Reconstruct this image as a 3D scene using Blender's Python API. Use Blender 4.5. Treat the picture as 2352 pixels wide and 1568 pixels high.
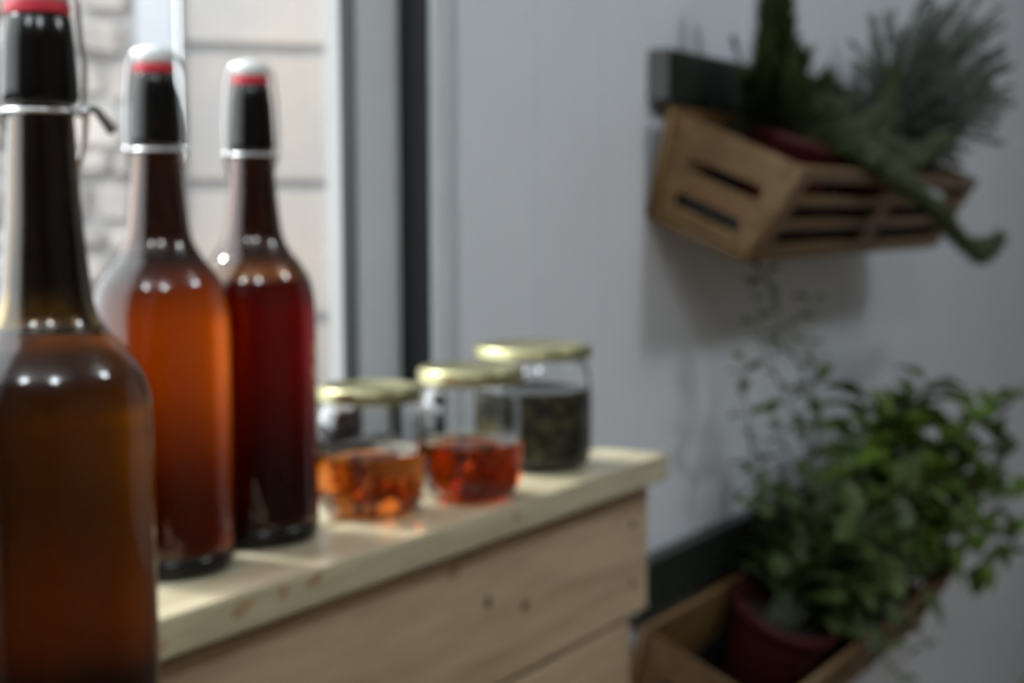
import bpy, bmesh, math, random
from mathutils import Vector, Matrix, Euler

# ------------------------------------------------------------------ clear
for o in list(bpy.data.objects):
    bpy.data.objects.remove(o)
scene = bpy.context.scene
C = scene.collection
random.seed(7)

# ------------------------------------------------------------------ camera
# World: X runs along the white wall (away from the camera), Y points at the wall, Z up, metres.
T = 0.95                                   # height of the crate top above the floor
F_PX = 3300.0
cam_d = bpy.data.cameras.new('camera')
cam = bpy.data.objects.new('camera', cam_d)
C.objects.link(cam)
cam_d.sensor_fit = 'HORIZONTAL'
cam_d.sensor_width = 22.3
cam_d.lens = F_PX * 22.3 / 2352.0
cam_d.clip_start = 0.02
YAW, PITCH, ROLL = 0.55938, 0.090615, 0.002
fwd = Vector((math.cos(YAW) * math.cos(PITCH), math.sin(YAW) * math.cos(PITCH), -math.sin(PITCH)))
right = fwd.cross(Vector((0, 0, 1))).normalized()
up = right.cross(fwd)
r2 = right * math.cos(ROLL) - up * math.sin(ROLL)
u2 = up * math.cos(ROLL) + right * math.sin(ROLL)
m = Matrix((r2, u2, -fwd)).transposed().to_4x4()
m.translation = Vector((0, 0, T + 0.1855))
cam.matrix_world = m
cam_d.dof.use_dof = True                   # the photograph is out of focus everywhere: focus lies well in front
cam_d.dof.focus_distance = 0.24
cam_d.dof.aperture_fstop = 12.0
scene.camera = cam
scene.cycles.adaptive_threshold = .03
scene.cycles.max_bounces = 10
scene.cycles.diffuse_bounces = 3
scene.cycles.glossy_bounces = 4
scene.cycles.transmission_bounces = 10
scene.cycles.volume_bounces = 0
scene.cycles.use_light_tree = False

# ------------------------------------------------------------------ world and light
world = bpy.data.worlds.new('world')
scene.world = world
world.use_nodes = True
wn = world.node_tree.nodes
bg = wn['Background']
bg.inputs[0].default_value = (0.92, 0.96, 1.0, 1)
bg.inputs[1].default_value = 5.0

sun_d = bpy.data.lights.new('sun', 'SUN')                 # hazy low-contrast sun from outside, through the window on the left
sun_d.energy = 4.6
sun_d.angle = math.radians(9)
sun_d.color = (1.0, .97, .93)
sun = bpy.data.objects.new('sun', sun_d)
C.objects.link(sun)
SAZ, SEL = math.radians(97), math.radians(46)
sun.rotation_euler = Vector((-math.cos(SEL) * math.cos(SAZ), -math.cos(SEL) * math.sin(SAZ), -math.sin(SEL))).to_track_quat('-Z', 'Y').to_euler()
sun.location = (.2, 4, 5)

vs = scene.view_settings
vs.view_transform = 'Standard'
vs.look = 'None'
vs.exposure = 0.0
vs.gamma = 1.0
vs.use_curve_mapping = False

# ------------------------------------------------------------------ materials
MATS = {}


def mat(name, color=(.5, .5, .5), rough=.5, metal=0., trans=0., ior=1.45, spec=.5, coat=0.):
    if name in MATS:
        return MATS[name]
    m = bpy.data.materials.new(name)
    m.use_nodes = True
    b = m.node_tree.nodes['Principled BSDF']
    b.inputs['Base Color'].default_value = (*color, 1)
    b.inputs['Roughness'].default_value = rough
    b.inputs['Metallic'].default_value = metal
    b.inputs['Transmission Weight'].default_value = trans
    b.inputs['IOR'].default_value = ior
    b.inputs['Specular IOR Level'].default_value = spec
    b.inputs['Coat Weight'].default_value = coat
    MATS[name] = m
    return m


def nd(m, t, **kw):
    n = m.node_tree.nodes.new(t)
    for k, v in kw.items():
        setattr(n, k, v)
    return n


def ln(m, a, b):
    m.node_tree.links.new(a, b)


def noisy(name, c1, c2, scale=8., rough=.6, stretch=(1, 1, 1), bump=0., detail=5., spec=.5, trans=0., lo=.35, hi=.65,
          coat=0., metal=0., vary=0.):
    if name in MATS:
        return MATS[name]
    m = mat(name, c1, rough, spec=spec, trans=trans, coat=coat, metal=metal)
    b = m.node_tree.nodes['Principled BSDF']
    tc = nd(m, 'ShaderNodeTexCoord')
    mp = nd(m, 'ShaderNodeMapping')
    mp.inputs['Scale'].default_value = stretch
    nz = nd(m, 'ShaderNodeTexNoise')
    nz.inputs['Scale'].default_value = scale
    nz.inputs['Detail'].default_value = detail
    rp = nd(m, 'ShaderNodeValToRGB')
    rp.color_ramp.elements[0].position = lo
    rp.color_ramp.elements[1].position = hi
    rp.color_ramp.elements[0].color = (*c1, 1)
    rp.color_ramp.elements[1].color = (*c2, 1)
    ln(m, tc.outputs['Object'], mp.inputs['Vector'])
    ln(m, mp.outputs[0], nz.inputs['Vector'])
    ln(m, nz.outputs['Fac'], rp.inputs[0])
    out = rp.outputs[0]
    if vary:
        oi = nd(m, 'ShaderNodeObjectInfo')
        hs = nd(m, 'ShaderNodeHueSaturation')
        mr = nd(m, 'ShaderNodeMapRange')
        mr.inputs['To Min'].default_value = 1 - vary
        mr.inputs['To Max'].default_value = 1 + vary
        ln(m, oi.outputs['Random'], mr.inputs['Value'])
        ln(m, mr.outputs[0], hs.inputs['Value'])
        ln(m, out, hs.inputs['Color'])
        out = hs.outputs[0]
    ln(m, out, b.inputs['Base Color'])
    if bump:
        bp = nd(m, 'ShaderNodeBump')
        bp.inputs['Strength'].default_value = bump
        bp.inputs['Distance'].default_value = .002
        ln(m, nz.outputs['Fac'], bp.inputs['Height'])
        ln(m, bp.outputs[0], b.inputs['Normal'])
    return m


def wood(name, c1, c2, c3, rough=.45, grain=26., spec=.5, vary=.06, stain=None):
    """pine: long grain along local X, soft growth bands, optional coloured stain with a shape of its own"""
    if name in MATS:
        return MATS[name]
    m = mat(name, c1, rough, spec=spec)
    b = m.node_tree.nodes['Principled BSDF']
    tc = nd(m, 'ShaderNodeTexCoord')
    oi = nd(m, 'ShaderNodeObjectInfo')
    ad = nd(m, 'ShaderNodeVectorMath', operation='ADD')
    mu = nd(m, 'ShaderNodeVectorMath', operation='SCALE')
    mu.inputs[0].default_value = (3.1, 1.7, 5.3)
    ln(m, oi.outputs['Random'], mu.inputs['Scale'])
    ln(m, tc.outputs['Object'], ad.inputs[0])
    ln(m, mu.outputs[0], ad.inputs[1])
    mp = nd(m, 'ShaderNodeMapping')
    mp.inputs['Scale'].default_value = (.12, 1, 1)
    ln(m, ad.outputs[0], mp.inputs['Vector'])
    nz = nd(m, 'ShaderNodeTexNoise')
    nz.inputs['Scale'].default_value = grain
    nz.inputs['Detail'].default_value = 4
    nz.inputs['Distortion'].default_value = .6
    ln(m, mp.outputs[0], nz.inputs['Vector'])
    n2 = nd(m, 'ShaderNodeTexNoise')
    n2.inputs['Scale'].default_value = 150
    n2.inputs['Detail'].default_value = 3
    ln(m, mp.outputs[0], n2.inputs['Vector'])
    rp = nd(m, 'ShaderNodeValToRGB')
    e = rp.color_ramp.elements
    e[0].position, e[1].position = .32, .68
    e[0].color, e[1].color = (*c1, 1), (*c3, 1)
    x = e.new(.5)
    x.color = (*c2, 1)
    ln(m, nz.outputs['Fac'], rp.inputs[0])
    mx = nd(m, 'ShaderNodeMixRGB', blend_type='MULTIPLY')
    mx.inputs[0].default_value = .35
    ln(m, rp.outputs[0], mx.inputs[1])
    r3 = nd(m, 'ShaderNodeValToRGB')
    r3.color_ramp.elements[0].color = (.6, .55, .5, 1)
    r3.color_ramp.elements[0].position = .3
    r3.color_ramp.elements[1].position = .6
    ln(m, n2.outputs['Fac'], r3.inputs[0])
    ln(m, r3.outputs[0], mx.inputs[2])
    out = mx.outputs[0]
    if stain:
        n4 = nd(m, 'ShaderNodeTexNoise')
        n4.inputs['Scale'].default_value = 9
        n4.inputs['Detail'].default_value = 2
        ln(m, ad.outputs[0], n4.inputs['Vector'])
        r4 = nd(m, 'ShaderNodeValToRGB')
        r4.color_ramp.elements[0].position = .60
        r4.color_ramp.elements[1].position = .74
        r4.color_ramp.elements[1].color = (.45, .45, .45, 1)
        ln(m, n4.outputs['Fac'], r4.inputs[0])
        m4 = nd(m, 'ShaderNodeMixRGB')
        m4.inputs[2].default_value = (*stain, 1)
        ln(m, r4.outputs[0], m4.inputs[0])
        ln(m, out, m4.inputs[1])
        out = m4.outputs[0]
    hs = nd(m, 'ShaderNodeHueSaturation')
    mr = nd(m, 'ShaderNodeMapRange')
    mr.inputs['To Min'].default_value = 1 - vary
    mr.inputs['To Max'].default_value = 1 + vary
    ln(m, oi.outputs['Random'], mr.inputs['Value'])
    ln(m, mr.outputs[0], hs.inputs['Value'])
    ln(m, out, hs.inputs['Color'])
    ln(m, hs.outputs[0], b.inputs['Base Color'])
    bp = nd(m, 'ShaderNodeBump')
    bp.inputs['Strength'].default_value = .25
    bp.inputs['Distance'].default_value = .001
    ln(m, n2.outputs['Fac'], bp.inputs['Height'])
    ln(m, bp.outputs[0], b.inputs['Normal'])
    return m


def liquid(name, tint, absorb, density, rough=.8, ior=.9):
    """drink in contact with the glass: no mirror at the boundary, a little diffusion, colour by absorption"""
    if name in MATS:
        return MATS[name]
    m = mat(name, tint)
    rf = nd(m, 'ShaderNodeBsdfRefraction')
    rf.inputs['Color'].default_value = (*tint, 1)
    rf.inputs['Roughness'].default_value = rough
    rf.inputs['IOR'].default_value = ior
    out = m.node_tree.nodes['Material Output']
    ln(m, rf.outputs[0], out.inputs['Surface'])
    va = nd(m, 'ShaderNodeVolumeAbsorption')
    va.inputs['Color'].default_value = (*absorb, 1)
    va.inputs['Density'].default_value = density
    ln(m, va.outputs[0], out.inputs['Volume'])
    return m


def foot_shaded(name, tint, absorb, density, z_hi, z_lo, low):
    """a drink with shade painted into its tint: full tint above z_hi, dark below z_lo (heights above the bottle's foot)"""
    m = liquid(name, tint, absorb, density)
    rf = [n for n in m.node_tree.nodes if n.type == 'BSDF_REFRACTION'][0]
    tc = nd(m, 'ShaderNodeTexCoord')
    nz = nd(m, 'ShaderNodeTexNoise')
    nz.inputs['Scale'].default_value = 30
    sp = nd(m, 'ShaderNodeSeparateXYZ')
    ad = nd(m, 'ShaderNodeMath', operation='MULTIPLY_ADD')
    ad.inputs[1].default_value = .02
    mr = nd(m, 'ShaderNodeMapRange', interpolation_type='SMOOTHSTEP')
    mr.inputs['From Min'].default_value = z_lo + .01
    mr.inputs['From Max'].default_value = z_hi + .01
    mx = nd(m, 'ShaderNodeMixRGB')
    mx.inputs[1].default_value = (*low, 1)  # painted shade: the tint itself darkens towards the foot
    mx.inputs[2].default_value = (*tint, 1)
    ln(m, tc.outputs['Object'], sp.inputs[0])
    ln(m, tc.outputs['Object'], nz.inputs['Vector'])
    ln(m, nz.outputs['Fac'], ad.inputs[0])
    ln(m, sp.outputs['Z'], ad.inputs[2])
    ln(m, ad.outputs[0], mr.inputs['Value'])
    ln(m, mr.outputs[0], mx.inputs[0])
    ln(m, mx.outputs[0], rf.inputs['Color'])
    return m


M_WALL = noisy('white wall paint', (.73, .77, .825), (.77, .81, .865), 3., .55, bump=.05)
M_FAR = noisy('warm grey far wall', (.13, .11, .09), (.16, .14, .115), 3., .7)
M_FRAME = noisy('pale window paint', (.62, .67, .69), (.66, .71, .73), 6., .4)
M_FRAMEW = noisy('white window bead', (.42, .415, .41), (.46, .455, .45), 6., .4)
M_GASKET = mat('black rubber', (.008, .009, .01), .5)
M_GROOVE = mat('blue grey groove shade', (.33, .41, .47), .6)  # the groove's shadow, painted as a darker blue-grey
M_PANE = bpy.data.materials.new('thin window glass')
M_PANE.use_nodes = True
_n = M_PANE.node_tree.nodes
_n.remove(_n['Principled BSDF'])
_tr, _gl, _fr, _mx = nd(M_PANE, 'ShaderNodeBsdfTransparent'), nd(M_PANE, 'ShaderNodeBsdfGlossy'), nd(M_PANE, 'ShaderNodeLayerWeight'), nd(M_PANE, 'ShaderNodeMixShader')
_tr.inputs[0].default_value = (.97, .985, .98, 1)
_gl.inputs['Roughness'].default_value = .01
_fr.inputs['Blend'].default_value = .5
_pw, _ml = nd(M_PANE, 'ShaderNodeMath', operation='POWER'), nd(M_PANE, 'ShaderNodeMath', operation='MULTIPLY_ADD')
_pw.inputs[1].default_value = 5
_ml.inputs[1].default_value, _ml.inputs[2].default_value = .6, .02
ln(M_PANE, _fr.outputs['Facing'], _pw.inputs[0])
ln(M_PANE, _pw.outputs[0], _ml.inputs[0])
ln(M_PANE, _ml.outputs[0], _mx.inputs[0])
ln(M_PANE, _tr.outputs[0], _mx.inputs[1])
ln(M_PANE, _gl.outputs[0], _mx.inputs[2])
ln(M_PANE, _mx.outputs[0], _n['Material Output'].inputs['Surface'])
M_FLOOR = wood('floor wood', (.22, .16, .10), (.28, .2, .13), (.32, .24, .16))
M_CEIL = noisy('ceiling paint', (.7, .7, .7), (.74, .74, .73), 3., .7)
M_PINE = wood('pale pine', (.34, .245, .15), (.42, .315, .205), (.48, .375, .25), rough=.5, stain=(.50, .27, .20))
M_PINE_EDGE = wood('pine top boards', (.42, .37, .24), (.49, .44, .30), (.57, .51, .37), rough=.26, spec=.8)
M_KNOT = noisy('pine knot', (.27, .17, .085), (.40, .27, .145), 90., .6)
M_NAIL = mat('nail head', (.12, .11, .10), .45, metal=.8)
M_BASK = wood('brown basket wood', (.128, .066, .020), (.162, .09, .031), (.192, .113, .045), rough=.45, grain=34.)
M_BASKIN = M_BASK
M_LINER = mat('black plastic liner', (.014, .014, .015), .45)
M_RAIL = noisy('dark green metal', (.012, .016, .012), (.018, .024, .018), 12., .4)
M_RAILCAP = mat('grey plastic end cap', (.13, .13, .13), .5)
M_POT = noisy('dark red plastic', (.048, .006, .005), (.065, .009, .0075), 14., .6, spec=.25)
M_SOIL = noisy('potting soil', (.012, .009, .006), (.045, .032, .02), 90., .95, bump=.8)


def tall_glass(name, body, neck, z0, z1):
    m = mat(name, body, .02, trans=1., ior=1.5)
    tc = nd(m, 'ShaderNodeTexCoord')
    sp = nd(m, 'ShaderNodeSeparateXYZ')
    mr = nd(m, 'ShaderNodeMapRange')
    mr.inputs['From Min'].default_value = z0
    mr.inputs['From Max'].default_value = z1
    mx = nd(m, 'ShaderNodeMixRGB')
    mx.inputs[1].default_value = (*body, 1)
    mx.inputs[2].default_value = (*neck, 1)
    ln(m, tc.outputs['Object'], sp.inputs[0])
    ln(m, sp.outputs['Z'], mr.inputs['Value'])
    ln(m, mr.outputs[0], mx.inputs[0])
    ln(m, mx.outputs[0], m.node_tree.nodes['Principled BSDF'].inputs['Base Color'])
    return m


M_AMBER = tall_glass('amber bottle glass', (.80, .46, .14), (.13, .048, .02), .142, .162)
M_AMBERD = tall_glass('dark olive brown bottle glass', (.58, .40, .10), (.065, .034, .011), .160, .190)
M_LIP = mat('thick dark brown glass', (.004, .003, .0025), .15, spec=.35)
M_ORANGE = foot_shaded('orange drink', (1, .84, .26), (.90, .60, .01), 55, .110, .005, (.42, .24, .10))
M_RED = foot_shaded('red drink', (.92, .11, .18), (.74, .01, .04), 95, .110, .005, (.36, .04, .08))
M_BROWN = foot_shaded('brown drink', (.95, .86, .28), (.79, .64, .04), 85, .150, .03, (.38, .26, .10))
M_CERAMIC = mat('grey white ceramic', (.62, .64, .63), .3)
M_RUBBER = mat('red rubber washer', (.55, .03, .05), .5)
M_WIRE = mat('bright steel wire', (.75, .76, .78), .28, metal=1.)
M_JAR = mat('clear jar glass', (.98, .99, .99), .0, trans=1., ior=1.48)
M_LID = noisy('gold tinplate', (.30, .285, .15), (.38, .355, .20), 20., .34, metal=.85)
M_TEA = liquid('amber syrup', (1, .80, .40), (.96, .42, .03), 30, .15)
M_TEA2 = liquid('reddish syrup', (1, .62, .25), (.90, .20, .02), 32, .15)
M_FRUIT = noisy('stewed fruit', (.22, .04, .008), (.60, .24, .03), 40., .35)
M_HERB = noisy('chopped green herbs', (.010, .010, .003), (.16, .135, .035), 90., .6, bump=1., detail=8, lo=.45, hi=.78)
M_BLOCK = noisy('sandstone block', (.34, .315, .30), (.43, .36, .312), 3.2, .9, bump=.4, vary=.05, lo=.38, hi=.62)
M_RUBBLE = noisy('rubble stone', (.33, .295, .275), (.46, .40, .36), 6., .9, bump=.5, vary=.18)
M_MORTAR = noisy('grey mortar', (.26, .25, .245), (.31, .30, .295), 20., .95)
M_MORTARL = noisy('pale lime mortar', (.34, .32, .31), (.40, .38, .365), 20., .95)
M_DARKSILL = noisy('added dark sill', (.016, .016, .017), (.028, .028, .03), 12., .6, spec=.2)
M_POST = noisy('pale lavender render', (.41, .41, .43), (.45, .45, .47), 5., .7)
M_YARD = noisy('dark garden soil', (.022, .021, .018), (.04, .038, .032), 16., .9)
M_ROSE = noisy('rosemary needles', (.022, .033, .010), (.05, .072, .018), 40., .5)
M_ROSEST = noisy('rosemary wood', (.07, .055, .03), (.12, .11, .05), 60., .7)
M_GREY = noisy('grey green herb leaves', (.10, .12, .10), (.20, .235, .195), 40., .7)
M_MINT = noisy('dull green mint leaf', (.040, .062, .015), (.072, .11, .027), 60., .5, vary=.35)
M_MINTST = noisy('mint stem', (.08, .105, .05), (.12, .15, .075), 60., .6)
M_BASIL = noisy('bright green herb leaf', (.05, .088, .010), (.10, .175, .018), 60., .45, vary=.45)
M_LAMP = mat('lamp fitting white', (.8, .8, .8), .4)


def emis(name, col, st):
    m = mat(name, (.8, .8, .8), .4)
    b = m.node_tree.nodes['Principled BSDF']
    b.inputs['Emission Color'].default_value = (*col, 1)
    b.inputs['Emission Strength'].default_value = st
    return m


M_BULB = emis('lit lamp diffuser', (.88, .95, 1.), 36.)

# ------------------------------------------------------------------ builders


def V(x, y, z):
    return Vector((x, y, z + T))


def link(o, parent=None):
    C.objects.link(o)
    if parent is not None:
        o.parent = parent
    return o


def tag(o, label=None, cat=None, group=None, kind=None):
    if label:
        o['label'] = label
    if cat:
        o['category'] = cat
    if group:
        o['group'] = group
    if kind:
        o['kind'] = kind
    return o


def empty(name, loc, label, cat, group=None):
    o = bpy.data.objects.new(name, None)
    o.empty_display_size = .02
    o.location = loc
    link(o)
    return tag(o, label, cat, group)


def mesh_obj(name, bm, material, parent=None, smooth=False, rel=True):
    """bm is in world coordinates; rel: move the vertices into the parent's frame (parents are unrotated Empties)"""
    bmesh.ops.recalc_face_normals(bm, faces=bm.faces)
    if parent is not None and rel:
        p = parent
        off = Vector((0, 0, 0))
        while p is not None:
            off += Vector(p.location)
            p = p.parent
        bmesh.ops.translate(bm, verts=bm.verts, vec=-off)
    me = bpy.data.meshes.new(name)
    bm.to_mesh(me)
    bm.free()
    if smooth:
        for p in me.polygons:
            p.use_smooth = True
    me.materials.append(material)
    o = bpy.data.objects.new(name, me)
    link(o, parent)
    return o


def box_bm(x0, x1, y0, y1, z0, z1, bev=0., bm=None):
    b = bm or bmesh.new()
    r = bmesh.ops.create_cube(b, size=1)
    vs_ = r['verts']
    for v in vs_:
        v.co = Vector(((x0 + x1) / 2 + v.co.x * (x1 - x0), (y0 + y1) / 2 + v.co.y * (y1 - y0),
                       (z0 + z1) / 2 + v.co.z * (z1 - z0)))
    if bev:
        es = list({e for v in vs_ for e in v.link_edges})
        bmesh.ops.bevel(b, geom=es, offset=bev, segments=2, affect='EDGES')
    return b


def box(name, x0, x1, y0, y1, z0, z1, material, parent=None, bev=0.):
    return mesh_obj(name, box_bm(x0, x1, y0, y1, z0 + T, z1 + T, bev), material, parent)


def board(name, x0, x1, y0, y1, z0, z1, material, parent, bev=.0015):
    """a box whose mesh origin is its own centre, so that the wood grain differs from board to board"""
    o = box(name, x0, x1, y0, y1, z0, z1, material, parent, bev)
    return o


def lathe(name, prof, material, parent, base, seg=48, closed=False, smooth=True):
    """prof: list of (r, z); spun round a vertical axis at base (relative z)"""
    b = bmesh.new()
    rings = []
    for r, z in prof:
        if r < 1e-6:
            rings.append([b.verts.new(V(base[0], base[1], base[2] + z))])
        else:
            rings.append([b.verts.new(V(base[0] + r * math.cos(2 * math.pi * k / seg),
                                        base[1] + r * math.sin(2 * math.pi * k / seg), base[2] + z)) for k in range(seg)])
    n = len(rings)
    pairs = [(i, i + 1) for i in range(n - 1)]
    if closed:
        pairs.append((n - 1, 0))
    for i, j in pairs:
        A, B = rings[i], rings[j]
        for k in range(seg):
            k2 = (k + 1) % seg
            if len(A) == 1 and len(B) == 1:
                continue
            if len(A) == 1:
                b.faces.new((A[0], B[k], B[k2]))
            elif len(B) == 1:
                b.faces.new((A[k], B[0], A[k2]))
            else:
                b.faces.new((A[k], B[k], B[k2], A[k2]))
    return mesh_obj(name, b, material, parent, smooth)


def spline(pts, n=8):
    """Catmull-Rom through pts (Vectors)"""
    out = []
    P = [pts[0]] + list(pts) + [pts[-1]]
    for i in range(1, len(P) - 2):
        for k in range(n):
            t = k / n
            a, b_, c, d = P[i - 1], P[i], P[i + 1], P[i + 2]
            out.append(.5 * ((2 * b_) + (c - a) * t + (2 * a - 5 * b_ + 4 * c - d) * t * t + (3 * b_ - a - 3 * c + d) * t ** 3))
    out.append(pts[-1].copy())
    return out


def spl2(pts, n=6):
    return [(v.x, v.y) for v in spline([Vector((r, z, 0)) for r, z in pts], n)]


def tube_bm(pts, rad, sides=6, bm=None, cyclic=False):
    b = bm or bmesh.new()
    n = len(pts)
    rings = []
    prev = None
    for i, p in enumerate(pts):
        if cyclic:
            t = (pts[(i + 1) % n] - pts[i - 1]).normalized()
        else:
            t = (pts[min(i + 1, n - 1)] - pts[max(i - 1, 0)])
            t = t.normalized() if t.length > 1e-9 else Vector((0, 0, 1))
        if prev is None:
            a = t.orthogonal().normalized()
        else:
            a = (prev - t * prev.dot(t))
            a = a.normalized() if a.length > 1e-6 else t.orthogonal().normalized()
        prev = a
        c = t.cross(a)
        r = rad(i / max(1, n - 1)) if callable(rad) else rad
        rings.append([b.verts.new(p + (a * math.cos(2 * math.pi * k / sides) + c * math.sin(2 * math.pi * k / sides)) * r)
                      for k in range(sides)])
    for i in range(n if cyclic else n - 1):
        A, B = rings[i], rings[(i + 1) % n]
        for k in range(sides):
            b.faces.new((A[k], A[(k + 1) % sides], B[(k + 1) % sides], B[k]))
    if not cyclic:
        b.faces.new(rings[0])
        b.faces.new(rings[-1])
    return b


def tube(name, pts, rad, material, parent, sides=6, cyclic=False):
    return mesh_obj(name, tube_bm(pts, rad, sides, cyclic=cyclic), material, parent, True)


def plate_mesh(outline, holes, thick, bev=.0008):
    """flat plate with holes, from 2D outlines; returns bmesh in local xy with thickness along z"""
    cu = bpy.data.curves.new('tmp', 'CURVE')
    cu.dimensions = '2D'
    cu.fill_mode = 'BOTH'
    cu.extrude = thick / 2 - bev
    cu.bevel_depth = bev
    cu.bevel_resolution = 0
    for loop in [outline] + holes:
        s = cu.splines.new('POLY')
        s.points.add(len(loop) - 1)
        for p, (x, y) in zip(s.points, loop):
            p.co = (x, y, 0, 1)
        s.use_cyclic_u = True
    ob = bpy.data.objects.new('tmp', cu)
    C.objects.link(ob)
    dg = bpy.context.evaluated_depsgraph_get()
    me = bpy.data.meshes.new_from_object(ob.evaluated_get(dg))
    b = bmesh.new()
    b.from_mesh(me)
    bpy.data.objects.remove(ob)
    bpy.data.curves.remove(cu)
    bpy.data.meshes.remove(me)
    bmesh.ops.remove_doubles(b, verts=b.verts, dist=1e-6)
    return b


def slot(x0, x1, yc, h, n=5):
    r = h / 2
    p = []
    for k in range(n + 1):
        a = math.pi / 2 + math.pi * k / n
        p.append((x0 + r + r * math.cos(a), yc + r * math.sin(a)))
    for k in range(n + 1):
        a = -math.pi / 2 + math.pi * k / n
        p.append((x1 - r + r * math.cos(a), yc + r * math.sin(a)))
    return p


# ================================================================== the setting
WY = 0.75                                  # room face of the white wall
XL, XR = -2.2, 4.4
YB = -2.4
ZF, ZC = -T, 1.75

floor = tag(box('floor', XL, XR, YB, WY, ZF - .05, ZF, M_FLOOR), kind='structure')
ceiling = tag(box('ceiling', XL - .1, XR + .1, YB, WY + .075, ZC, ZC + .08, M_CEIL), kind='structure')
tag(box('wall_right', XR, XR + .08, YB, WY, ZF, ZC, M_WALL), kind='structure')
tag(box('wall_front', XL - .08, XR + .08, YB - .08, YB, ZF, ZC, M_FAR), kind='structure')
tag(box('wall_left', XL - .08, XL, YB, WY, ZF, ZC, M_FAR), kind='structure')

# white panelled wall with the window opening
wall = bpy.data.objects.new('wall_back', None)
wall.location = (1.104, WY, ZF + T)
link(wall)
tag(wall, kind='structure')
WX0, WX1, WZ0, WZ1 = -.9, 1.104, -.16, 1.45
G = .0006
box('backing', WX1, XR, WY + .012, WY + .075, ZF, ZC, M_WALL, wall)
box('backing', XL, WX0, WY + .012, WY + .075, ZF, ZC, M_WALL, wall)
box('backing', WX0, WX1, WY + .012, WY + .075, ZF, WZ0, M_WALL, wall)
box('backing', WX0, WX1, WY + .012, WY + .075, WZ1, ZC, M_WALL, wall)
cuts = [WX1, 1.243, 1.385, 2.182, 2.98, 3.78, XR]
for a, b_ in zip(cuts[:-1], cuts[1:]):
    if a < 2.5:
        box('panel', a + G, b_ - G, WY, WY + .012, ZF, ZC, M_WALL, wall, .0008)
    else:
        box('panel', a + G, b_ - G, WY, WY + .012, ZF, -.347 - G, M_WALL, wall, .0008)
        box('panel', a + G, b_ - G, WY, WY + .012, -.347 + G, ZC, M_WALL, wall, .0008)
box('panel', XL, WX0 - G, WY, WY + .012, ZF, ZC, M_WALL, wall, .0008)
box('panel', WX0 + G, WX1 - G, WY, WY + .012, ZF, WZ0, M_WALL, wall, .0008)
box('panel', WX0 + G, WX1 - G, WY, WY + .012, WZ1, ZC, M_WALL, wall, .0008)

# window: fixed casing, black seal, pale sash with gasket and white bead, glass
win = bpy.data.objects.new('window_1', None)
win.location = (.1, WY, WZ0 + T)
link(win)
tag(win, kind='structure')
SB = .016                             # top of the bottom rail of the sash
ST = WZ1 - .1
box('groove_shade', 1.092, 1.104, WY + .006, WY + .04, WZ0, WZ1, M_GROOVE, win)
box('casing', 1.061, 1.092, WY - .004, WY + .06, WZ0, WZ1, M_FRAME, win, .002)
box('black_seal', 1.055, 1.061, WY + .001, WY + .034, WZ0, WZ1, M_GASKET, win)
box('sash_stile', .993, 1.0605, WY + .03, WY + .063, WZ0, WZ1, M_FRAME, win, .002)
box('glazing_gasket', .9895, .993, WY + .031, WY + .044, WZ0, WZ1, M_GASKET, win)
box('glazing_bead', .988, .9935, WY + .044, WY + .060, WZ0, WZ1, M_FRAMEW, win)
box('dark_bottom_rail', WX0 + .07, .9925, WY + .03, WY + .063, WZ0, SB, M_GASKET, win, .002)  # unseen rail made black to darken what the lower bottles refract
box('sash_rail', WX0 + .07, .993, WY + .03, WY + .063, ST, WZ1, M_FRAME, win, .002)
box('sash_stile', WX0, WX0 + .07, WY + .03, WY + .063, WZ0, WZ1, M_FRAME, win, .002)
box('pane', WX0 + .07, .988, WY + .0605, WY + .0645, SB, ST, M_PANE, win)

box('added_dark_sill', WX0, .985, .606, WY - .0005, -.032, -.004, M_DARKSILL, win, .003)  # unseen dark ledge, added to darken the view through the bottles' lower halves

# ------------------------------------------------------------------ outside: block wall, pale post, rubble wall, yard
tag(box('ground_yard', -3, 9, WY + .08, 9, -.4, -.2, M_YARD), kind='structure')
TA = math.radians(-44.8)                    # direction of the outside wall, seen from above
td = Vector((math.cos(TA), math.sin(TA), 0))
nrm = Vector((-td.y, td.x, 0))              # away from the window
Q0 = Vector((2.2795, 2.0442, 0))            # a point on its face


def oblock(name, u0, u1, w0, w1, z0, z1, material, parent, bev=.006, jit=0.):
    b = box_bm(u0, u1, w0, w1, z0 + T, z1 + T, 0 if jit else bev)
    if jit:
        off = {}
        for v in b.verts:                       # front and back corner move together, so the faces stay plane
            kx = (v.co.x > (u0 + u1) / 2, v.co.z > (z0 + z1) / 2 + T)
            off.setdefault(kx, Vector((random.uniform(-jit, jit), 0, random.uniform(-jit, jit))))
            v.co += off[kx]
        bmesh.ops.bevel(b, geom=list(b.edges), offset=bev, segments=3, affect='EDGES')
    for v in b.verts:
        v.co = Q0 + td * v.co.x + nrm * v.co.y + Vector((0, 0, v.co.z))
    return mesh_obj(name, b, material, parent)


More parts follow.
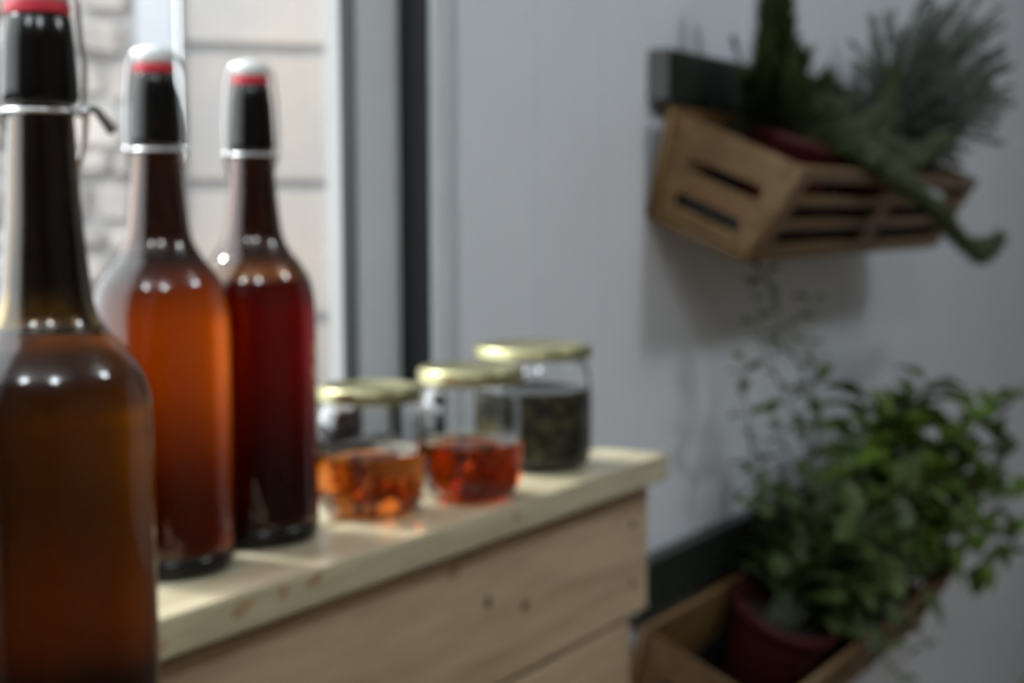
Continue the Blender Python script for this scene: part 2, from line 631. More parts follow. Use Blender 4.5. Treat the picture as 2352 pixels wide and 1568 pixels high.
ext = bpy.data.objects.new('wall_outside', None)
ext.location = Q0 + Vector((0, 0, ZF + T - .05))
link(ext)
tag(ext, kind='structure')
UE = -.16                                   # left edge of the dressed blocks
oblock('mortar_bed', UE, 2.2, .012, .25, ZF - .05, 1.9, M_MORTAR, ext, 0)
zj = [.2356 + .2806 * k for k in range(-4, 6)]
for i, z in enumerate(zj):
    u = UE
    first = True
    while u < 2.2:
        L = .74 if (i % 2 and first) else random.uniform(.62, .8)
        first = False
        oblock('block', u + .006, min(u + L, 2.2) - .006, random.uniform(-.004, .004), .06, z + .009, z + .2806 - .009,
               M_BLOCK, ext, .008)
        u += L
post = bpy.data.objects.new('trim_1', None)
post.location = ext.location
link(post)
tag(post, kind='structure')
oblock('post', UE - .088, UE - .004, -.03, .2, ZF - .05, 1.9, M_POST, post, .008)
rub = bpy.data.objects.new('wall_rubble', None)
rub.location = ext.location
link(rub)
tag(rub, kind='structure')
oblock('mortar_bed', -1.7, UE - .09, .022, .25, ZF - .05, 1.9, M_MORTARL, rub, 0)
z = -.32
while z < 1.05:
    h = random.uniform(.05, .10)
    u = -1.05 + random.uniform(0, .05)
    while u < UE - .1:
        L = random.uniform(.05, .15)
        e = min(u + L, UE - .094)
        if e - u > .03:
            oblock('stone', u + .004, e - .004, random.uniform(-.012, .012), .06, z + .005, z + h - .005, M_RUBBLE, rub, .012, .008)
        u += L
    z += h

# ================================================================== pine crate
CY0, CY1, CX0, CX1 = .4755, .600, .02, .986
crate = empty('wooden_crate', V(.5, .538, -T), 'pale pine plank crate carrying the bottles and the jars', 'crate')
GB = .003
yb = [CY0, .538, CY1]
for a, b_ in zip(yb[:-1], yb[1:]):
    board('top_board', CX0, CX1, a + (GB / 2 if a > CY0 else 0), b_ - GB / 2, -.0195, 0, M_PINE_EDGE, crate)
PY = .4880
zt = -.0245
k = 0
while zt > -T + .05:
    zb = max(zt - .0955, -T)
    xe = .9760 if k == 0 else .948
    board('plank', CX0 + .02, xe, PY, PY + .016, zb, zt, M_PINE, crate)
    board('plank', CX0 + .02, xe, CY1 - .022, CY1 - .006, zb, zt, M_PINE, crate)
    board('end_plank', xe - .022, xe - .004, PY + .0165, CY1 - .0225, zb, zt, M_PINE, crate)
    zt = zb - .0035
    k += 1
for (x, y) in ((.895, PY + .0165), (.895, CY1 - .05), (CX0 + .04, PY + .0165), (CX0 + .04, CY1 - .05)):
    board('corner_post', x, x + .028, y, y + .027, -T, -.0197, M_PINE, crate)


def disc_y(name, x, z, r, y, material, parent, th=.0006, sq=1., tilt=0.):
    b = bmesh.new()
    n = 12
    A = []
    B = []
    for k in range(n):
        a = 2 * math.pi * k / n
        dx, dz = r * math.cos(a), r * sq * math.sin(a)
        px, pz = dx * math.cos(tilt) - dz * math.sin(tilt), dx * math.sin(tilt) + dz * math.cos(tilt)
        A.append(b.verts.new(V(x + px, y - th, z + pz)))
        B.append(b.verts.new(V(x + px * 1.08, y + th, z + pz * 1.08)))
    b.faces.new(A)
    b.faces.new(B)
    for k in range(n):
        b.faces.new((A[k], A[(k + 1) % n], B[(k + 1) % n], B[k]))
    return mesh_obj(name, b, material, parent)


for x, z, r, sq, tl in ((.512, -.007, .008, .4, .3), (.541, -.006, .0032, 1.3, .5), (.566, -.005, .007, .4, .2), (.7645, -.008, .003, 1.2, 0),
                        (.455, -.012, .006, .4, .1)):
    disc_y('knot', x, z, r, CY0, M_KNOT, crate, .0002, sq, tl)
for x, z in ((.750, -.062), (.795, -.075), (.950, -.05), (.950, -.095)):
    disc_y('nail', x, z, .0028, PY, M_NAIL, crate, .0007, 1.5 if x < .9 else 1.)
disc_y('knot', .712, -.034, .007, PY, M_KNOT, crate, .0003, .6, .2)

# ================================================================== swing-top bottles
VR = Vector((math.sin(YAW), -math.cos(YAW), 0))     # sideways, along the row's width as the bails are turned
VF = Vector((math.cos(YAW), math.sin(YAW), 0))


def inner(prof, w, floor_z):
    return [(max(r - w, .001), max(z, floor_z)) for r, z in prof]


def bottle(name, base, outer, lip, liq_top, glass, liq, label, wall_t=.0028, cap_z=0., cap_r=.01, turn=0., lever=False, bz=0.):
    bx, by = base
    root = empty(name, V(bx, by, bz), label, 'bottle', 'swing-top bottles on the crate')
    out = spl2(outer, 5)
    inn = [(r - wall_t, z) for r, z in out if r > wall_t + .002 and z > .006]
    cav = [(r, z) for r, z in inn if z > liq_top]
    heel = .0105
    low = [(r, z) for r, z in out if z < heel]
    top_r = max(r for r, z in low)
    lathe('base', [(0, .0012), (outer[0][0] * .55, .0012)] + low + [(top_r + .0001, heel), (0, heel)], M_LIP, root, (bx, by, bz), 56)
    prof = [(0, heel - .003), (top_r - .0008, heel - .003), (top_r - .0002, heel - .0003)] + [(r, z) for r, z in out if z > heel] + list(reversed(cav)) + [(cav[0][0], liq_top), (0, liq_top)]
    g = lathe('glass_body', prof, glass, root, (bx, by, bz), 56)
    # liquid column just inside the glass
    lt = liq_top - .0004
    fine = spl2(outer, 14)

    def column(nm, z0, z1, mt):
        lp = [(r - .0004, z) for r, z in fine if z0 < z <= z1]
        lathe(nm, [(0, z0), (lp[0][0], z0)] + lp + [(lp[-1][0], z1), (0, z1)], mt, root, (bx, by, bz), 48)

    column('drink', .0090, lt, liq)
    lathe('lip', lip, M_LIP, root, (bx, by, bz), 40, closed=True)
    gz = cap_z
    lathe('washer', spl2([(0, gz), (cap_r * .9, gz), (cap_r * .98, gz + .002), (cap_r * .93, gz + .0046), (0, gz + .0046)], 3), M_RUBBER, root,
          (bx, by, bz), 32)
    lathe('stopper', [(0, gz + .0047), (cap_r * .95, gz + .0047), (cap_r * .98, gz + .0075), (cap_r * .94, gz + .0105), (cap_r * .8, gz + .0125),
                      (cap_r * .4, gz + .0132), (0, gz + .0133)], M_CERAMIC, root, (bx, by, bz), 32)
    s = cap_r / .01
    ax = (Matrix.Rotation(turn, 3, 'Z') @ VR)
    ay = Vector((-ax.y, ax.x, 0))
    o = V(bx, by, bz)
    lz = lip[0][1]                                       # bottom of the lip
    lr = max(r for r, z_ in lip)
    Zv = Vector((0, 0, 1))
    ring = [o + (ax * math.cos(a) + ay * math.sin(a)) * (lr + .0004) * .97 + Zv * (lz - .0022 * s) for a in
            [2 * math.pi * k / 28 for k in range(28)]]
    tube('wire_collar', ring, .0008 * s, M_WIRE, root, 6, True)
    wr = lr + .0014 * s
    pts = []
    for sd in (-1, 1):
        q = [o + ax * sd * wr + Zv * (lz - .0022 * s), o + ax * sd * (wr + .0006 * s) + Zv * (lz + .012 * s),
             o + ax * sd * (wr - .0004 * s) + Zv * (gz - .006 * s), o + ax * sd * (cap_r + .0018 * s) + Zv * (gz + .007),
             o + ax * sd * (cap_r * .6) + Zv * (gz + .0125)]
        pts.append(q)
    path = spline(pts[0] + list(reversed(pts[1])), 6)
    tube('wire_bail', path, .0008 * s, M_WIRE, root, 6)
    for sd in (-1, 1):
        b = bmesh.new()
        c = o + ax * sd * wr + Zv * (lz - .0022 * s)
        tube_bm([c - ax * .0014 * s, c + ax * .0016 * s], .0019 * s, 10, b)
        mesh_obj('wire_pivot', b, M_WIRE, root, True)
    # closing lever: a loop that hangs from the pivots behind the neck
    nr = outer[-1][0]
    lev = []
    for sd, seq in ((-1, (0, .4, .8, 1)), (1, (1, .8, .4, 0))):
        for t in seq:
            ang = math.radians(14 + 62 * t)
            rr = wr * (1 - t) + (nr + .0035 * s) * t + .0006
            lev.append(o + ax * sd * rr * math.cos(ang) + ay * rr * math.sin(ang) + Zv * (lz - .0022 * s - .030 * s * t))
    tube('lever', spline(lev, 5), .0011 * s, M_WIRE, root, 6)
    if lever:
        c = o + ax * (wr) + Zv * (lz - .002)
        tube('lever_tail', spline([c, c + ax * .004 + Zv * .0005, c + ax * .0075 - Zv * .0035, c + ax * .0105 - Zv * .0075], 5), lambda f: .0011 + .0012 * f, M_NAIL, root, 8)
    return root


OUT0 = [(.0335, .0012), (.0350, .0035), (.0358, .0075), (.0358, .04), (.0358, .09), (.0357, .125), (.0350, .138), (.0325, .149), (.0275, .158), (.0215, .1655),
       (.0172, .174), (.0152, .186), (.0136, .202), (.0124, .216), (.0120, .221)]
OUT = [(r * .985, z * .988) for r, z in OUT0]
LIP0 = [(.0128, .2215), (.0132, .2245), (.0130, .231), (.0120, .247), (.0108, .2565), (.0096, .2588), (.006, .2585), (.0065, .2215)]
LIP = [(r * .985, z * .988) for r, z in LIP0]
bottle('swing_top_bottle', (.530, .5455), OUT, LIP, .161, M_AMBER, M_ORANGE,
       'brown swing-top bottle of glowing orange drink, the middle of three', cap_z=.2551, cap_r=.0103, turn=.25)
OUT2 = [(r * .975, z) for r, z in OUT]
LIP2 = [(r * .97, z) for r, z in LIP]
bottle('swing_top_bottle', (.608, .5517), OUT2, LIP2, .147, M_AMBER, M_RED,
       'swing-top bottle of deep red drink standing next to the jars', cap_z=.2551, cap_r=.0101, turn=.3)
OUTD = [(.0355, .0012), (.0368, .004), (.0377, .010), (.0377, .05), (.0377, .125), (.0375, .138), (.0372, .147), (.0340, .157), (.0285, .165), (.0225, .1715),
        (.0185, .178), (.0163, .188), (.0150, .202), (.0137, .2165), (.0126, .238), (.0120, .250), (.0119, .255)]
LIPD = [(.0130, .2555), (.0139, .2580), (.0138, .265), (.0131, .277), (.0121, .2865), (.0108, .2880), (.007, .2878), (.0075, .2555)]
BZ = -.031
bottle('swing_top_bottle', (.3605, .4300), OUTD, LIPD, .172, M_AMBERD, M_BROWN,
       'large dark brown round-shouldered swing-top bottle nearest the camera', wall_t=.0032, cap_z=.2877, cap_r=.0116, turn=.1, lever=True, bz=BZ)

stool = empty('wooden_stool', V(.36, .38, -T), 'small pine stool under the large dark bottle', 'stool')
board('seat', .25, .455, .295, .4735, BZ - .022, BZ, M_PINE, stool, .003)
for x in (.262, .418):
    for y in (.307, .437):
        board('leg', x, x + .025, y, y + .025, -T, BZ - .022, M_PINE, stool, .002)
board('stretcher', .287, .418, .313, .329, -T + .2, -T + .235, M_PINE, stool, .002)

# ================================================================== jars with gold lids


def jar(name, base, R, H, lid_h, lid_r, fill, content, label, heel=.012, wall_t=.0024, contents=True, neck=.88):
    bx, by = base
    root = empty(name, V(bx, by, 0), label, 'jar', 'lidded glass jars on the crate')
    zn = H - lid_h
    out = spl2([(R - heel * 1.1, .0008), (R - heel * .45, heel * .22), (R - heel * .08, heel * .75), (R, heel * 1.5), (R * 1.0, zn * .45), (R * .995, zn * .72),
                (R * .965, zn * .86), (R * neck, zn * .97), (R * neck, zn), (R * neck, H - .0025)], 5)
    inn = [(r - wall_t, z) for r, z in out if z > .0035]
    clear = True
    cav = [(r, z) for r, z in inn if z > fill] if clear else inn
    end = [(cav[0][0], fill), (0, fill)] if clear else [(inn[0][0] * .85, .0042), (0, .0052)]
    prof = [(0, .0016), (R * .5, .0012)] + out + list(reversed(cav)) + end
    lathe('glass_body', prof, M_JAR, root, (bx, by, 0), 56)
    ft = fill - .0004
    wo = .0014 if clear else wall_t + .0005
    lp = [(r - wo, z) for r, z in out if (.0018 if clear else .0046) < z <= ft]
    lprof = [(0, lp[0][1] + .0004), (lp[0][0] * .85, lp[0][1])] + lp + [(lp[-1][0], ft), (0, ft)]
    lathe('filling', lprof, content, root, (bx, by, 0), 48)
    lid = [(0, H - .0014), (lid_r * .80, H - .0014), (lid_r * .86, H), (lid_r * .95, H - .0004), (lid_r * .99, H - .002), (lid_r, H - .004),
           (lid_r, H - lid_h + .002), (lid_r * 1.015, H - lid_h + .001), (lid_r * 1.01, H - lid_h - .0006), (lid_r * .975, H - lid_h - .0004),
           (lid_r * .975, H - .005), (lid_r * .9, H - .0022), (0, H - .0022)]
    lathe('lid', lid, M_LID, root, (bx, by, 0), 64)
    return root


j1 = jar('preserve_jar', (.696, .5395), .0333, .0795, .0085, .0322, .0375, M_TEA,
         'short gold-lidded jar of amber syrup touching the red bottle', heel=.012)
j2 = jar('preserve_jar', (.766, .5110), .0335, .0860, .0095, .0345, .0370, M_TEA2,
         'middle gold-lidded jar, half full of reddish amber fruit syrup', heel=.016)
j3 = jar('preserve_jar', (.891, .5400), .0428, .0890, .0080, .0428, .0560, M_HERB,
         'gold-lidded jar of dark green herbs nearest the crate end', heel=.010)
for j, (bx, by), R, n in ((j1, (.696, .5395), .0333, 7), (j2, (.766, .511), .0335, 9)):
    for k in range(n):
        a = k * 2.4 + .6
        rr = R * (.28 + .38 * ((k * .37) % 1))
        zc = .011 + .018 * ((k * .618) % 1)
        b = bmesh.new()
        bmesh.ops.create_icosphere(b, subdivisions=2, radius=1)
        for v in b.verts:
            n_ = 1 + .18 * math.sin(5 * v.co.x + k) * math.cos(4 * v.co.y + 2 * k)
            v.co = Vector((v.co.x * .0085 * n_, v.co.y * .0065 * n_, v.co.z * .0048 * n_))
        bmesh.ops.rotate(b, verts=b.verts, cent=(0, 0, 0), matrix=Euler((k * .7, k * 1.1, k * .5)).to_matrix())
        bmesh.ops.translate(b, verts=b.verts, vec=V(bx + rr * math.cos(a), by + rr * math.sin(a), zc))
        mesh_obj('fruit_piece', b, M_FRUIT, j, True)

# ================================================================== hanging baskets on rails
EV = Vector((0, -.9253, -.3792))            # basket depth direction, out of the wall and down
EW = Vector((0, -.3792, .9253))             # basket height direction


def basket(x0, length, dz, label, rail_label):
    O = V(x0, .7475, .182 + dz)
    root = empty('herb_basket', O, label, 'basket', 'wooden baskets on the wall')
    D, Hh = .132, .120
    tv = [(.004, .006), (D - .002, .006), (D + .017, Hh - .004), (-.018, Hh)]

    def place(b, ox, ex, ey, ez):
        for v in b.verts:
            v.co = O + ox + ex * v.co.x + ey * v.co.y + ez * v.co.z
        return b

    X = Vector((1, 0, 0))
    # end panels with two slots each
    for xe in (.006, length - .006):
        holes = [slot(.022, D - .012, .071, .016), slot(.022, D - .022, .029, .016)]
        b = plate_mesh(tv, holes, .008)
        mesh_obj('end_panel', place(b, X * xe, EV, EW, X), M_BASK, root)
    # front panel: three rows of two slots
    fd = (EV * .019 + EW * (Hh - .004)).normalized()
    fn = X.cross(fd)
    Lf = math.hypot(.019, Hh - .004)
    mid = length * .5
    holes = []
    for yy in (.028, .060, .091):
        holes.append(slot(.035, mid - .022, yy, .0215))
        holes.append(slot(mid + .022, length - .035, yy, .0215))
    b = plate_mesh([(0, 0), (length, 0), (length, Lf), (0, Lf)], holes, .008)
    mesh_obj('front_panel', place(b, EV * D, X, fd, fn), M_BASK, root)
    # back panel, plain, its edge stands proud of the end panels
    bd = (EV * -.022 + EW * (Hh + .002)).normalized()
    Lb = math.hypot(.022, Hh + .002)
    b = plate_mesh([(-.004, 0), (length + .004, 0), (length + .004, Lb), (-.004, Lb)], [], .010)
    mesh_obj('back_panel', place(b, Vector((0, 0, 0)) + EV * .0045, X, bd, X.cross(bd)), M_BASK, root)
    # bottom board
    b = plate_mesh([(-.004, .010), (length + .004, .010), (length + .004, D), (-.004, D)], [slot(.05, length * .48, D * .5, .012),
                                                                                           slot(length * .52, length - .05, D * .5, .012)], .008)
    mesh_obj('bottom_board', place(b, Vector((0, 0, 0)), X, EV, EW), M_BASK, root)
    # black plastic drip tray
    b = bmesh.new()
    rings = []
    for (w, ins) in ((.007, .016), (.055, .011), (.055, .013), (.010, .018)):
        fl = .02 * w / .12
        rings.append([b.verts.new(O + X * xx + EV * vv + EW * w) for xx, vv in
                      ((ins, ins - fl), (length - ins, ins - fl), (length - ins, D - ins + fl), (ins, D - ins + fl))])
    for A, B in zip(rings[:-1], rings[1:]):
        for k in range(4):
            b.faces.new((A[k], A[(k + 1) % 4], B[(k + 1) % 4], B[k]))
    b.faces.new(rings[0])
    b.faces.new(rings[-1])
    mesh_obj('drip_tray', b, M_LINER, root)
    # rail on the wall that the basket hangs from
    rz0, rz1 = .310 + dz, .369 + dz
    rail = empty('wall_rail', V(x0, WY, rz0), rail_label, 'rail', 'dark rails on the wall')
    box('rail_bar', x0 + .004, x0 + length + .02, .7235, WY, rz0, rz1, M_RAIL, rail, .002)
    box('end_cap', x0, x0 + .004, .7240, WY, rz0 + .001, rz1 - .001, M_RAILCAP, rail, .001)
    for xx in (.12, length - .12):
        b = tube_bm(spline([V(x0 + xx, .7215, rz0 + .02), V(x0 + xx, .7195, rz0), V(x0 + xx, .723, rz0 - .012)], 4), .0018, 6)
        mesh_obj('hook', b, M_RAIL, root, True)
    return O


B1 = basket(1.490, .735, 0., 'upper brown slatted wooden basket hanging on the white wall',
            'dark rail along the top of the upper basket')
B2 = basket(1.425, .735, -.586, 'lower brown wooden basket behind the end of the crate',
            'dark rail behind the leafy herbs of the lower basket')


# ================================================================== potted herbs
TILT = math.atan2(.3792, .9253)


def pot_parts(root, O, xc, vc=.066, w0=.0125, h=.125, r0=.046, r1=.060):
    """tilted round pot standing in the basket; returns soil centre and the pot's own up axis"""
    base = O + Vector((xc, 0, 0)) + EV * vc + EW * w0
    prof = [(0, 0), (r0 * .95, 0), (r0, .002), (r1 * .96, h - .018), (r1 * .965, h - .017), (r1 * 1.03, h - .016), (r1 * 1.05, h), (r1 * .97, h), (r1 * .93, h - .016),
            (r0 * .9, .006), (0, .006)]
    b = bmesh.new()
    seg = 40
    rings = []
    X = Vector((1, 0, 0))
    for r, z in prof:
        if r < 1e-6:
            rings.append([b.verts.new(base + EW * z)])
        else:
            rings.append([b.verts.new(base + EW * z + X * r * math.cos(2 * math.pi * k / seg) + EV * r * math.sin(2 * math.pi * k / seg)) for k in range(seg)])
    for A, B in zip(rings[:-1], rings[1:]):
        for k in range(seg):
            k2 = (k + 1) % seg
            if len(A) == 1:
                b.faces.new((A[0], B[k], B[k2]))
            elif len(B) == 1:
                b.faces.new((A[k], B[0], A[k2]))
            else:
                b.faces.new((A[k], B[k], B[k2], A[k2]))
    mesh_obj('pot', b, M_POT, root, True)
    b = bmesh.new()
    top = h - .020
    c = b.verts.new(base + EW * (top + .003))
    rg = [b.verts.new(base + EW * top + X * r1 * .925 * math.cos(2 * math.pi * k / 24) + EV * r1 * .925 * math.sin(2 * math.pi * k / 24)) for k in range(24)]
    rl = [b.verts.new(base + EW * (top - .05) + X * r1 * .82 * math.cos(2 * math.pi * k / 24) + EV * r1 * .82 * math.sin(2 * math.pi * k / 24)) for k in range(24)]
    for k in range(24):
        b.faces.new((c, rg[k], rg[(k + 1) % 24]))
        b.faces.new((rg[k], rl[k], rl[(k + 1) % 24], rg[(k + 1) % 24]))
    mesh_obj('soil', b, M_SOIL, root)
    return base + EW * top


def needles_bm(b, path, L, wd, per=10, spread=1.05, tip=True, start=.1, rng=random):
    """narrow pointed leaves round a stem"""
    n = len(path)
    for i in range(n - 1):
        f = i / (n - 1)
        if f < start:
            continue
        t = (path[i + 1] - path[i])
        seglen = t.length
        if seglen < 1e-6:
            continue
        t.normalize()
        a = t.orthogonal().normalized()
        c = t.cross(a)
        cnt = max(2, int(per * seglen / .01))
        for k in range(cnt):
            p = path[i] + (path[i + 1] - path[i]) * rng.random()
            ang = rng.uniform(0, 2 * math.pi)
            sp = spread * rng.uniform(.6, 1.1) * (1 - .35 * f)
            d = (t * math.cos(sp) + (a * math.cos(ang) + c * math.sin(ang)) * math.sin(sp)).normalized()
            side = d.cross(t)
            side = side.normalized() if side.length > 1e-4 else d.orthogonal().normalized()
            l = L * rng.uniform(.7, 1.15) * (1 - .3 * f)
            w = wd * rng.uniform(.8, 1.2)
            nn = d.cross(side) * .25 * w
            v0 = b.verts.new(p)
            v1 = b.verts.new(p + d * l * .45 + side * w)
            v2 = b.verts.new(p + d * l * .45 - side * w)
            v3 = b.verts.new(p + d * l)
            v4 = b.verts.new(p + d * l * .45 + nn * 2)
            b.faces.new((v0, v1, v4))
            b.faces.new((v0, v4, v2))
            b.faces.new((v1, v3, v4))
            b.faces.new((v4, v3, v2))


def PV(pts):
    return [V(*p) for p in pts]


# --- rosemary in the upper basket
ros = empty('potted_rosemary', B1 + Vector((.182, 0, 0)) + EV * .066 + EW * .0125,
            'dark rosemary in a red pot at the near end of upper basket', 'plant')
pot_parts(ros, B1, .182, h=.120, r1=.064)
R_ST = [
    [(1.64, .655, .258), (1.593, .65, .329), (1.588, .645, .388), (1.586, .64, .47)],
    [(1.645, .665, .262), (1.635, .66, .328), (1.637, .66, .39), (1.625, .66, .45)],
    [(1.649, .655, .262), (1.691, .65, .314), (1.689, .64, .367)],
    [(1.655, .65, .258), (1.723, .64, .306), (1.737, .63, .345)],
    [(1.66, .645, .256), (1.733, .63, .285), (1.79, .62, .322)],
    [(1.665, .64, .252), (1.735, .61, .268), (1.80, .59, .303)],
    [(1.64, .67, .266), (1.616, .67, .306), (1.595, .67, .335)],
    [(1.644, .65, .256), (1.64, .6, .269), (1.67, .56, .256), (1.76, .545, .228), (1.905, .54, .192), (2.061, .54, .141), (2.173, .54, .116)],
    [(2.097, .54, .134), (2.19, .54, .125), (2.275, .54, .143)],
    [(1.668, .63, .252), (1.706, .58, .258), (1.83, .565, .242), (2.004, .56, .28), (2.134, .56, .319), (2.264, .565, .379)],
    [(1.665, .63, .252), (1.762, .6, .258), (1.834, .59, .288), (1.885, .59, .359)],
    [(1.66, .64, .255), (1.70, .62, .275), (1.76, .60, .275), (1.86, .585, .262)],
    [(1.65, .645, .255), (1.68, .64, .295), (1.71, .62, .31)],
    [(1.66, .625, .245), (1.70, .60, .268), (1.75, .585, .285)],
    [(1.67, .650, .255), (1.74, .65, .29), (1.79, .64, .335)],
    [(1.63, .640, .258), (1.61, .63, .31), (1.615, .63, .36), (1.605, .63, .43)],
    [(1.66, .615, .243), (1.73, .585, .258), (1.80, .57, .268)],
    [(1.67, .66, .262), (1.70, .67, .31), (1.715, .67, .35)],
    [(1.65, .65, .258), (1.665, .645, .30), (1.675, .64, .335)],
    [(1.66, .655, .262), (1.645, .65, .31), (1.65, .65, .36), (1.64, .65, .42)],
    [(1.69, .64, .255), (1.77, .61, .285), (1.83, .60, .30)],
    [(1.68, .63, .250), (1.76, .59, .262), (1.84, .57, .262)],
]
for i, st in enumerate(R_ST):
    path = spline(PV(st), 8)
    s_ = tube('stem', path, lambda f: .0022 * (1 - .6 * f), M_ROSEST, ros, 5)
    b = bmesh.new()
    dense = i not in (7, 8, 9)
    needles_bm(b, path, .040 if dense else .029, .0021, per=32 if dense else 24, spread=1.0 if dense else 1.2, start=.08 if i < 7 else .12)
    tag(mesh_obj('needles', b, M_ROSE, s_), kind='stuff')
path = spline(PV([(1.65, .672, .262), (1.664, .69, .309), (1.656, .70, .351), (1.619, .70, .387)]), 6)
s_ = tube('sprig_stem', path, .0012, M_MINTST, ros, 5)
b = bmesh.new()
needles_bm(b, path, .012, .0035, per=2.2, start=.55)
tag(mesh_obj('needles', b, M_MINT, s_), kind='stuff')

# --- grey-green bushy herb at the far end of the upper basket
gry = empty('potted_grey_herb', B1 + Vector((.56, 0, 0)) + EV * .066 + EW * .0125,
            'bushy grey-green fine-leaved herb at the far end of upper basket', 'plant')
gs = pot_parts(gry, B1, .56, h=.118, r1=.060)
rg = random.Random(3)
gc = V(2.11, .60, .365)
for i in range(120):
    while True:
        d = Vector((rg.uniform(-1, 1), rg.uniform(-1, 1), rg.uniform(-.75, 1)))
        if .2 < d.length < 1:
            break
    d.normalize()
    tipp = gc + Vector((d.x * .145, d.y * .115, d.z * .14)) * rg.uniform(.8, 1.08)
    tipp.y = min(tipp.y, .738)
    b0 = gs + Vector((rg.uniform(-.025, .025), rg.uniform(-.02, .02), .003))
    midp = b0.lerp(tipp, .5) + Vector((rg.uniform(-.02, .02), rg.uniform(-.015, .015), .022))
    path = spline([b0, midp, tipp], 7)
    s_ = tube('stem', path, lambda f: .0011 * (1 - .5 * f), M_GREY, gry, 4)
    b = bmesh.new()
    needles_bm(b, path, .019, .0012, per=13, spread=.95, start=.2, rng=rg)
    tag(mesh_obj('leaves', b, M_GREY, s_), kind='stuff')


# --- leaves that are told apart one by one
def leaf_mesh(name, material, width=.55, cup=.12, droop=.15, lobed=False):
    b = bmesh.new()
    rows = [(0, .03), (.12, .5), (.3, .95), (.5, 1.), (.7, .8), (.88, .42), (1, .02)]
    prev = None
    for i, (t, w) in enumerate(rows):
        if lobed and 0 < i < 6:
            w *= 1.12 if i % 2 else .86
        w *= width * .5
        zc = -droop * t * t
        cur = [b.verts.new((t, -w, zc + cup * w * 1.6)), b.verts.new((t, 0, zc)), b.verts.new((t, w, zc + cup * w * 1.6))]
        if prev:
            for k in range(2):
                b.faces.new((prev[k], prev[k + 1], cur[k + 1], cur[k]))
        prev = cur
    me = bpy.data.meshes.new(name)
    b.to_mesh(me)
    b.free()
    for p in me.polygons:
        p.use_smooth = True
    me.materials.append(material)
    return me


LEAF_MINT = leaf_mesh('mint_leaf', M_MINT, .60, .25, .18)
LEAF_BASIL = leaf_mesh('herb_leaf', M_BASIL, .72, .3, .22, True)


def add_leaf(me, parent, pos, d, size, roll, name='leaf'):
    """pos in world; the parent chain consists of unrotated objects"""
    off = Vector((0, 0, 0))
    p = parent
    while p is not None:
        off += Vector(p.location)
        p = p.parent
    d = d.normalized()
    side = Vector((0, 0, 1)).cross(d)
    side = side.normalized() if side.length > 1e-3 else Vector((1, 0, 0))
    upv = d.cross(side)
    R = Matrix((d, side, upv)).transposed().to_4x4() @ Matrix.Rotation(roll, 4, 'X')
    o = bpy.data.objects.new(name, me)
    o.matrix_basis = Matrix.Translation(pos - off) @ R @ Matrix.Scale(size, 4)
    link(o, parent)
    return o


COUNT = {}


def leafy_stem(root, pts, me, size, nodes, stem_mat, rng, start=.15, rad=.0014, end_whorl=True, keep=None, pair=2, sizef=None):
    path = spline(pts, 8)
    s = tube('stem', path, lambda f: rad * (1 - .5 * f), stem_mat, root, 5)
    n = len(path) - 1
    for k in range(nodes):
        f = start + (1 - start) * k / max(1, nodes - 1)
        i = min(int(f * n), n - 1)
        p = path[i].lerp(path[i + 1], f * n - i)
        t = (path[i + 1] - path[i]).normalized()
        a = t.orthogonal().normalized()
        c = t.cross(a)
        a0 = k * math.pi / 2 + rng.uniform(-.4, .4)
        sz = size * (sizef(f) if sizef else 1 - .35 * f) * rng.uniform(.8, 1.2)
        for q in range(pair):
            ang = a0 + 2 * math.pi * q / pair + rng.uniform(-.25, .25)
            d = (a * math.cos(ang) + c * math.sin(ang)) * 1.0 + t * rng.uniform(.15, .7)
            pp = p + d.normalized() * (.002 + .1 * sz)
            if pp.y + d.normalized().y * sz > .742:
                d.y = -abs(d.y)
            add_leaf(me, s, pp, d, sz, rng.uniform(-.6, .6))
            COUNT[root.name] = COUNT.get(root.name, 0) + 1
    return s


# --- mint-like herb in the near pot of the lower basket
rm = random.Random(11)
mint = empty('potted_mint', B2 + Vector((.235, 0, 0)) + EV * .066 + EW * .0125,
             'tall straggly mint-like herb in a red pot behind the crate end', 'plant')
ms = pot_parts(mint, B2, .235, h=.116, r1=.064)
spike = lambda f: .55 if f > .55 else .9
M_ST = [
    ([(1.757, .62, -.186), (1.72, .62, -.074), (1.66, .63, .002), (1.609, .64, .079), (1.566, .645, .129)], .037, 9, .2),
    ([(1.745, .63, -.185), (1.706, .64, -.096), (1.655, .65, -.025), (1.612, .655, .026), (1.597, .655, .079), (1.605, .655, .112)], .032, 9, .35),
    ([(1.748, .62, -.156), (1.711, .62, -.057), (1.681, .62, .006), (1.677, .62, .076)], .035, 8, .3),
    ([(1.689, .66, -.234), (1.631, .67, -.132), (1.612, .67, -.075), (1.591, .67, -.025), (1.585, .67, .007)], .036, 7, .3),
    ([(1.736, .65, -.185), (1.695, .65, -.123), (1.642, .65, -.067)], .036, 5, .3),
    ([(1.713, .67, -.212), (1.663, .68, -.159), (1.609, .68, -.161)], .036, 5, .3),
    ([(1.72, .66, -.21), (1.68, .67, -.14), (1.645, .675, -.125)], .036, 4, .4),
]
for pts, sz, nn, st in M_ST:
    pv = [ms + Vector((rm.uniform(-.02, .02), rm.uniform(-.015, .015), .004))] + PV(pts)
    leafy_stem(mint, pv, LEAF_MINT, sz, nn, M_MINTST, rm, start=st, sizef=lambda f: 1.05 - .5 * f)
mc = V(1.83, .60, -.255)
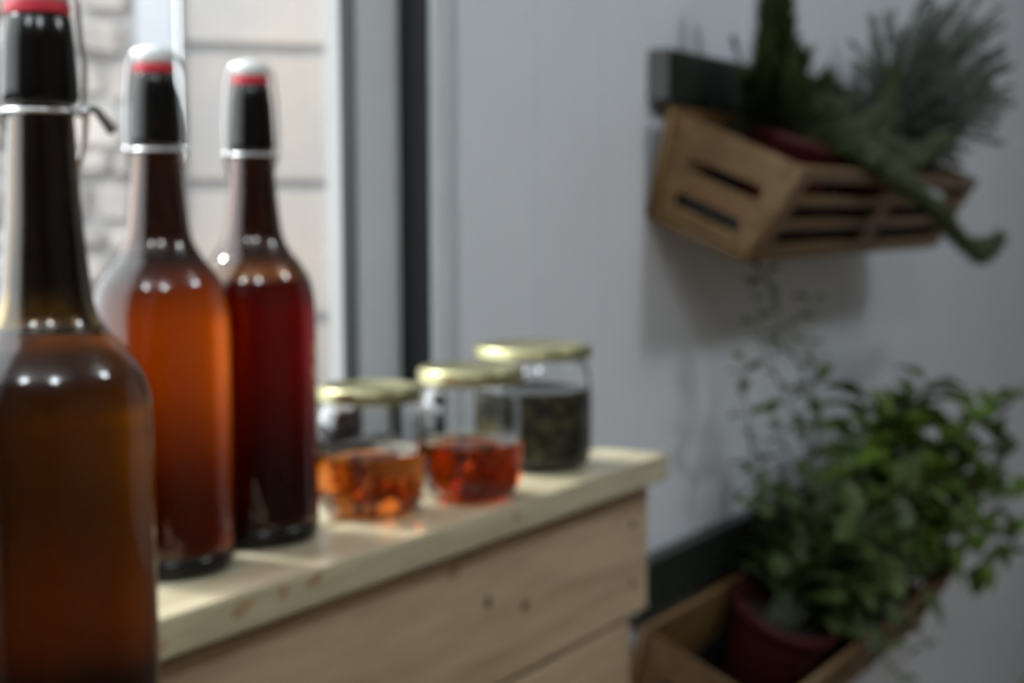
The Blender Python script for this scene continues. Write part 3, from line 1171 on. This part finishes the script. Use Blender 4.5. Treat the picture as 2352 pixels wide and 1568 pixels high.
for i in range(15):
    while True:
        d = Vector((rm.uniform(-1, 1), rm.uniform(-1, 1), rm.uniform(-.7, 1)))
        if .3 < d.length < 1:
            break
    tipp = mc + Vector((d.x * .17, d.y * .09, d.z * .11))
    tipp.y = min(tipp.y, .70)
    b0 = ms + Vector((rm.uniform(-.03, .03), rm.uniform(-.02, .02), .004))
    midp = b0.lerp(tipp, .5) + Vector((0, 0, .03))
    leafy_stem(mint, [b0, midp, tipp], LEAF_MINT, .066, 5, M_MINTST, rm, start=.22, sizef=lambda f: 1.1 - .35 * f)
# a few shoots that hang over the basket front
for tp in ((1.735, .575, -.285), (1.775, .57, -.30), (1.70, .615, -.262), (1.80, .565, -.27)):
    leafy_stem(mint, [ms + Vector((.02, -.005, .004)), ms.lerp(V(*tp), .5) + Vector((0, 0, .025)), V(*tp)], LEAF_MINT, .062, 5, M_MINTST, rm, start=.22)
for pts in ([(1.70, .60, -.30), (1.72, .555, -.335), (1.76, .54, -.385), (1.80, .535, -.42)],
            [(1.76, .60, -.29), (1.84, .555, -.335), (1.90, .545, -.375), (1.935, .545, -.41)]):
    leafy_stem(mint, [ms + Vector((.01, -.01, .004))] + PV(pts), LEAF_MINT, .034, 4, M_MINTST, rm, start=.5)

# --- bright leafy herb in the far pot of the lower basket
rb = random.Random(5)
basil = empty('potted_leafy_herb', B2 + Vector((.52, 0, 0)) + EV * .066 + EW * .0125,
              'bright green broad-leaved herb at the far end of lower basket', 'plant')
bs = pot_parts(basil, B2, .52, h=.114, r1=.060)
tips = [(2.117, .60, -.07), (1.984, .61, -.112), (2.334, .57, -.132), (2.45, .565, -.155), (2.45, .555, -.30), (2.223, .53, -.352), (2.151, .56, -.248), (1.879, .63, -.166),
        (2.057, .60, -.14), (2.40, .55, -.36), (2.36, .56, -.24), (2.20, .58, -.15), (1.93, .64, -.13), (2.02, .57, -.20), (2.26, .56, -.20), (2.13, .62, -.11),
        (1.90, .60, -.21), (2.30, .60, -.28), (2.05, .66, -.10), (2.18, .66, -.14), (1.97, .58, -.25), (2.10, .55, -.30)]
for i, tp in enumerate(tips):
    tipp = V(*tp)
    b0 = bs + Vector((rb.uniform(-.03, .03), rb.uniform(-.02, .02), .004))
    midp = b0.lerp(tipp, .5) + Vector((rb.uniform(-.01, .01), 0, .035))
    leafy_stem(basil, [b0, midp, tipp], LEAF_BASIL, .053, 6, M_MINTST, rb, start=.38, rad=.0015, sizef=lambda f: .8 + .3 * f)

# ================================================================== three pendant lamps over the room (mirrored in the bottle shoulders)
for (x, y), lb in (((-.95, .11), 'white globe pendant lamp closest to the window wall'), ((-.35, -.70), 'white globe pendant lamp in the middle of the three'),
                   ((1.60, -.90), 'white globe pendant lamp over the far end of the room')):
    lr = empty('pendant_lamp', V(x, y, ZC), lb, 'lamp', 'globe pendant lamps')
    lathe('ceiling_rose', [(0, 0), (.05, 0), (.05, -.012), (.012, -.03), (0, -.03)], M_LAMP, lr, (x, y, ZC), 24)
    tube('cord', [V(x, y, ZC - .02), V(x, y, ZC - .115)], .003, M_GASKET, lr, 6)
    lathe('lamp_globe', spl2([(0, -.10), (.05, -.104), (.10, -.13), (.135, -.18), (.14, -.23), (.12, -.30), (.07, -.345), (0, -.36)], 4), M_BULB, lr, (x, y, ZC), 32)
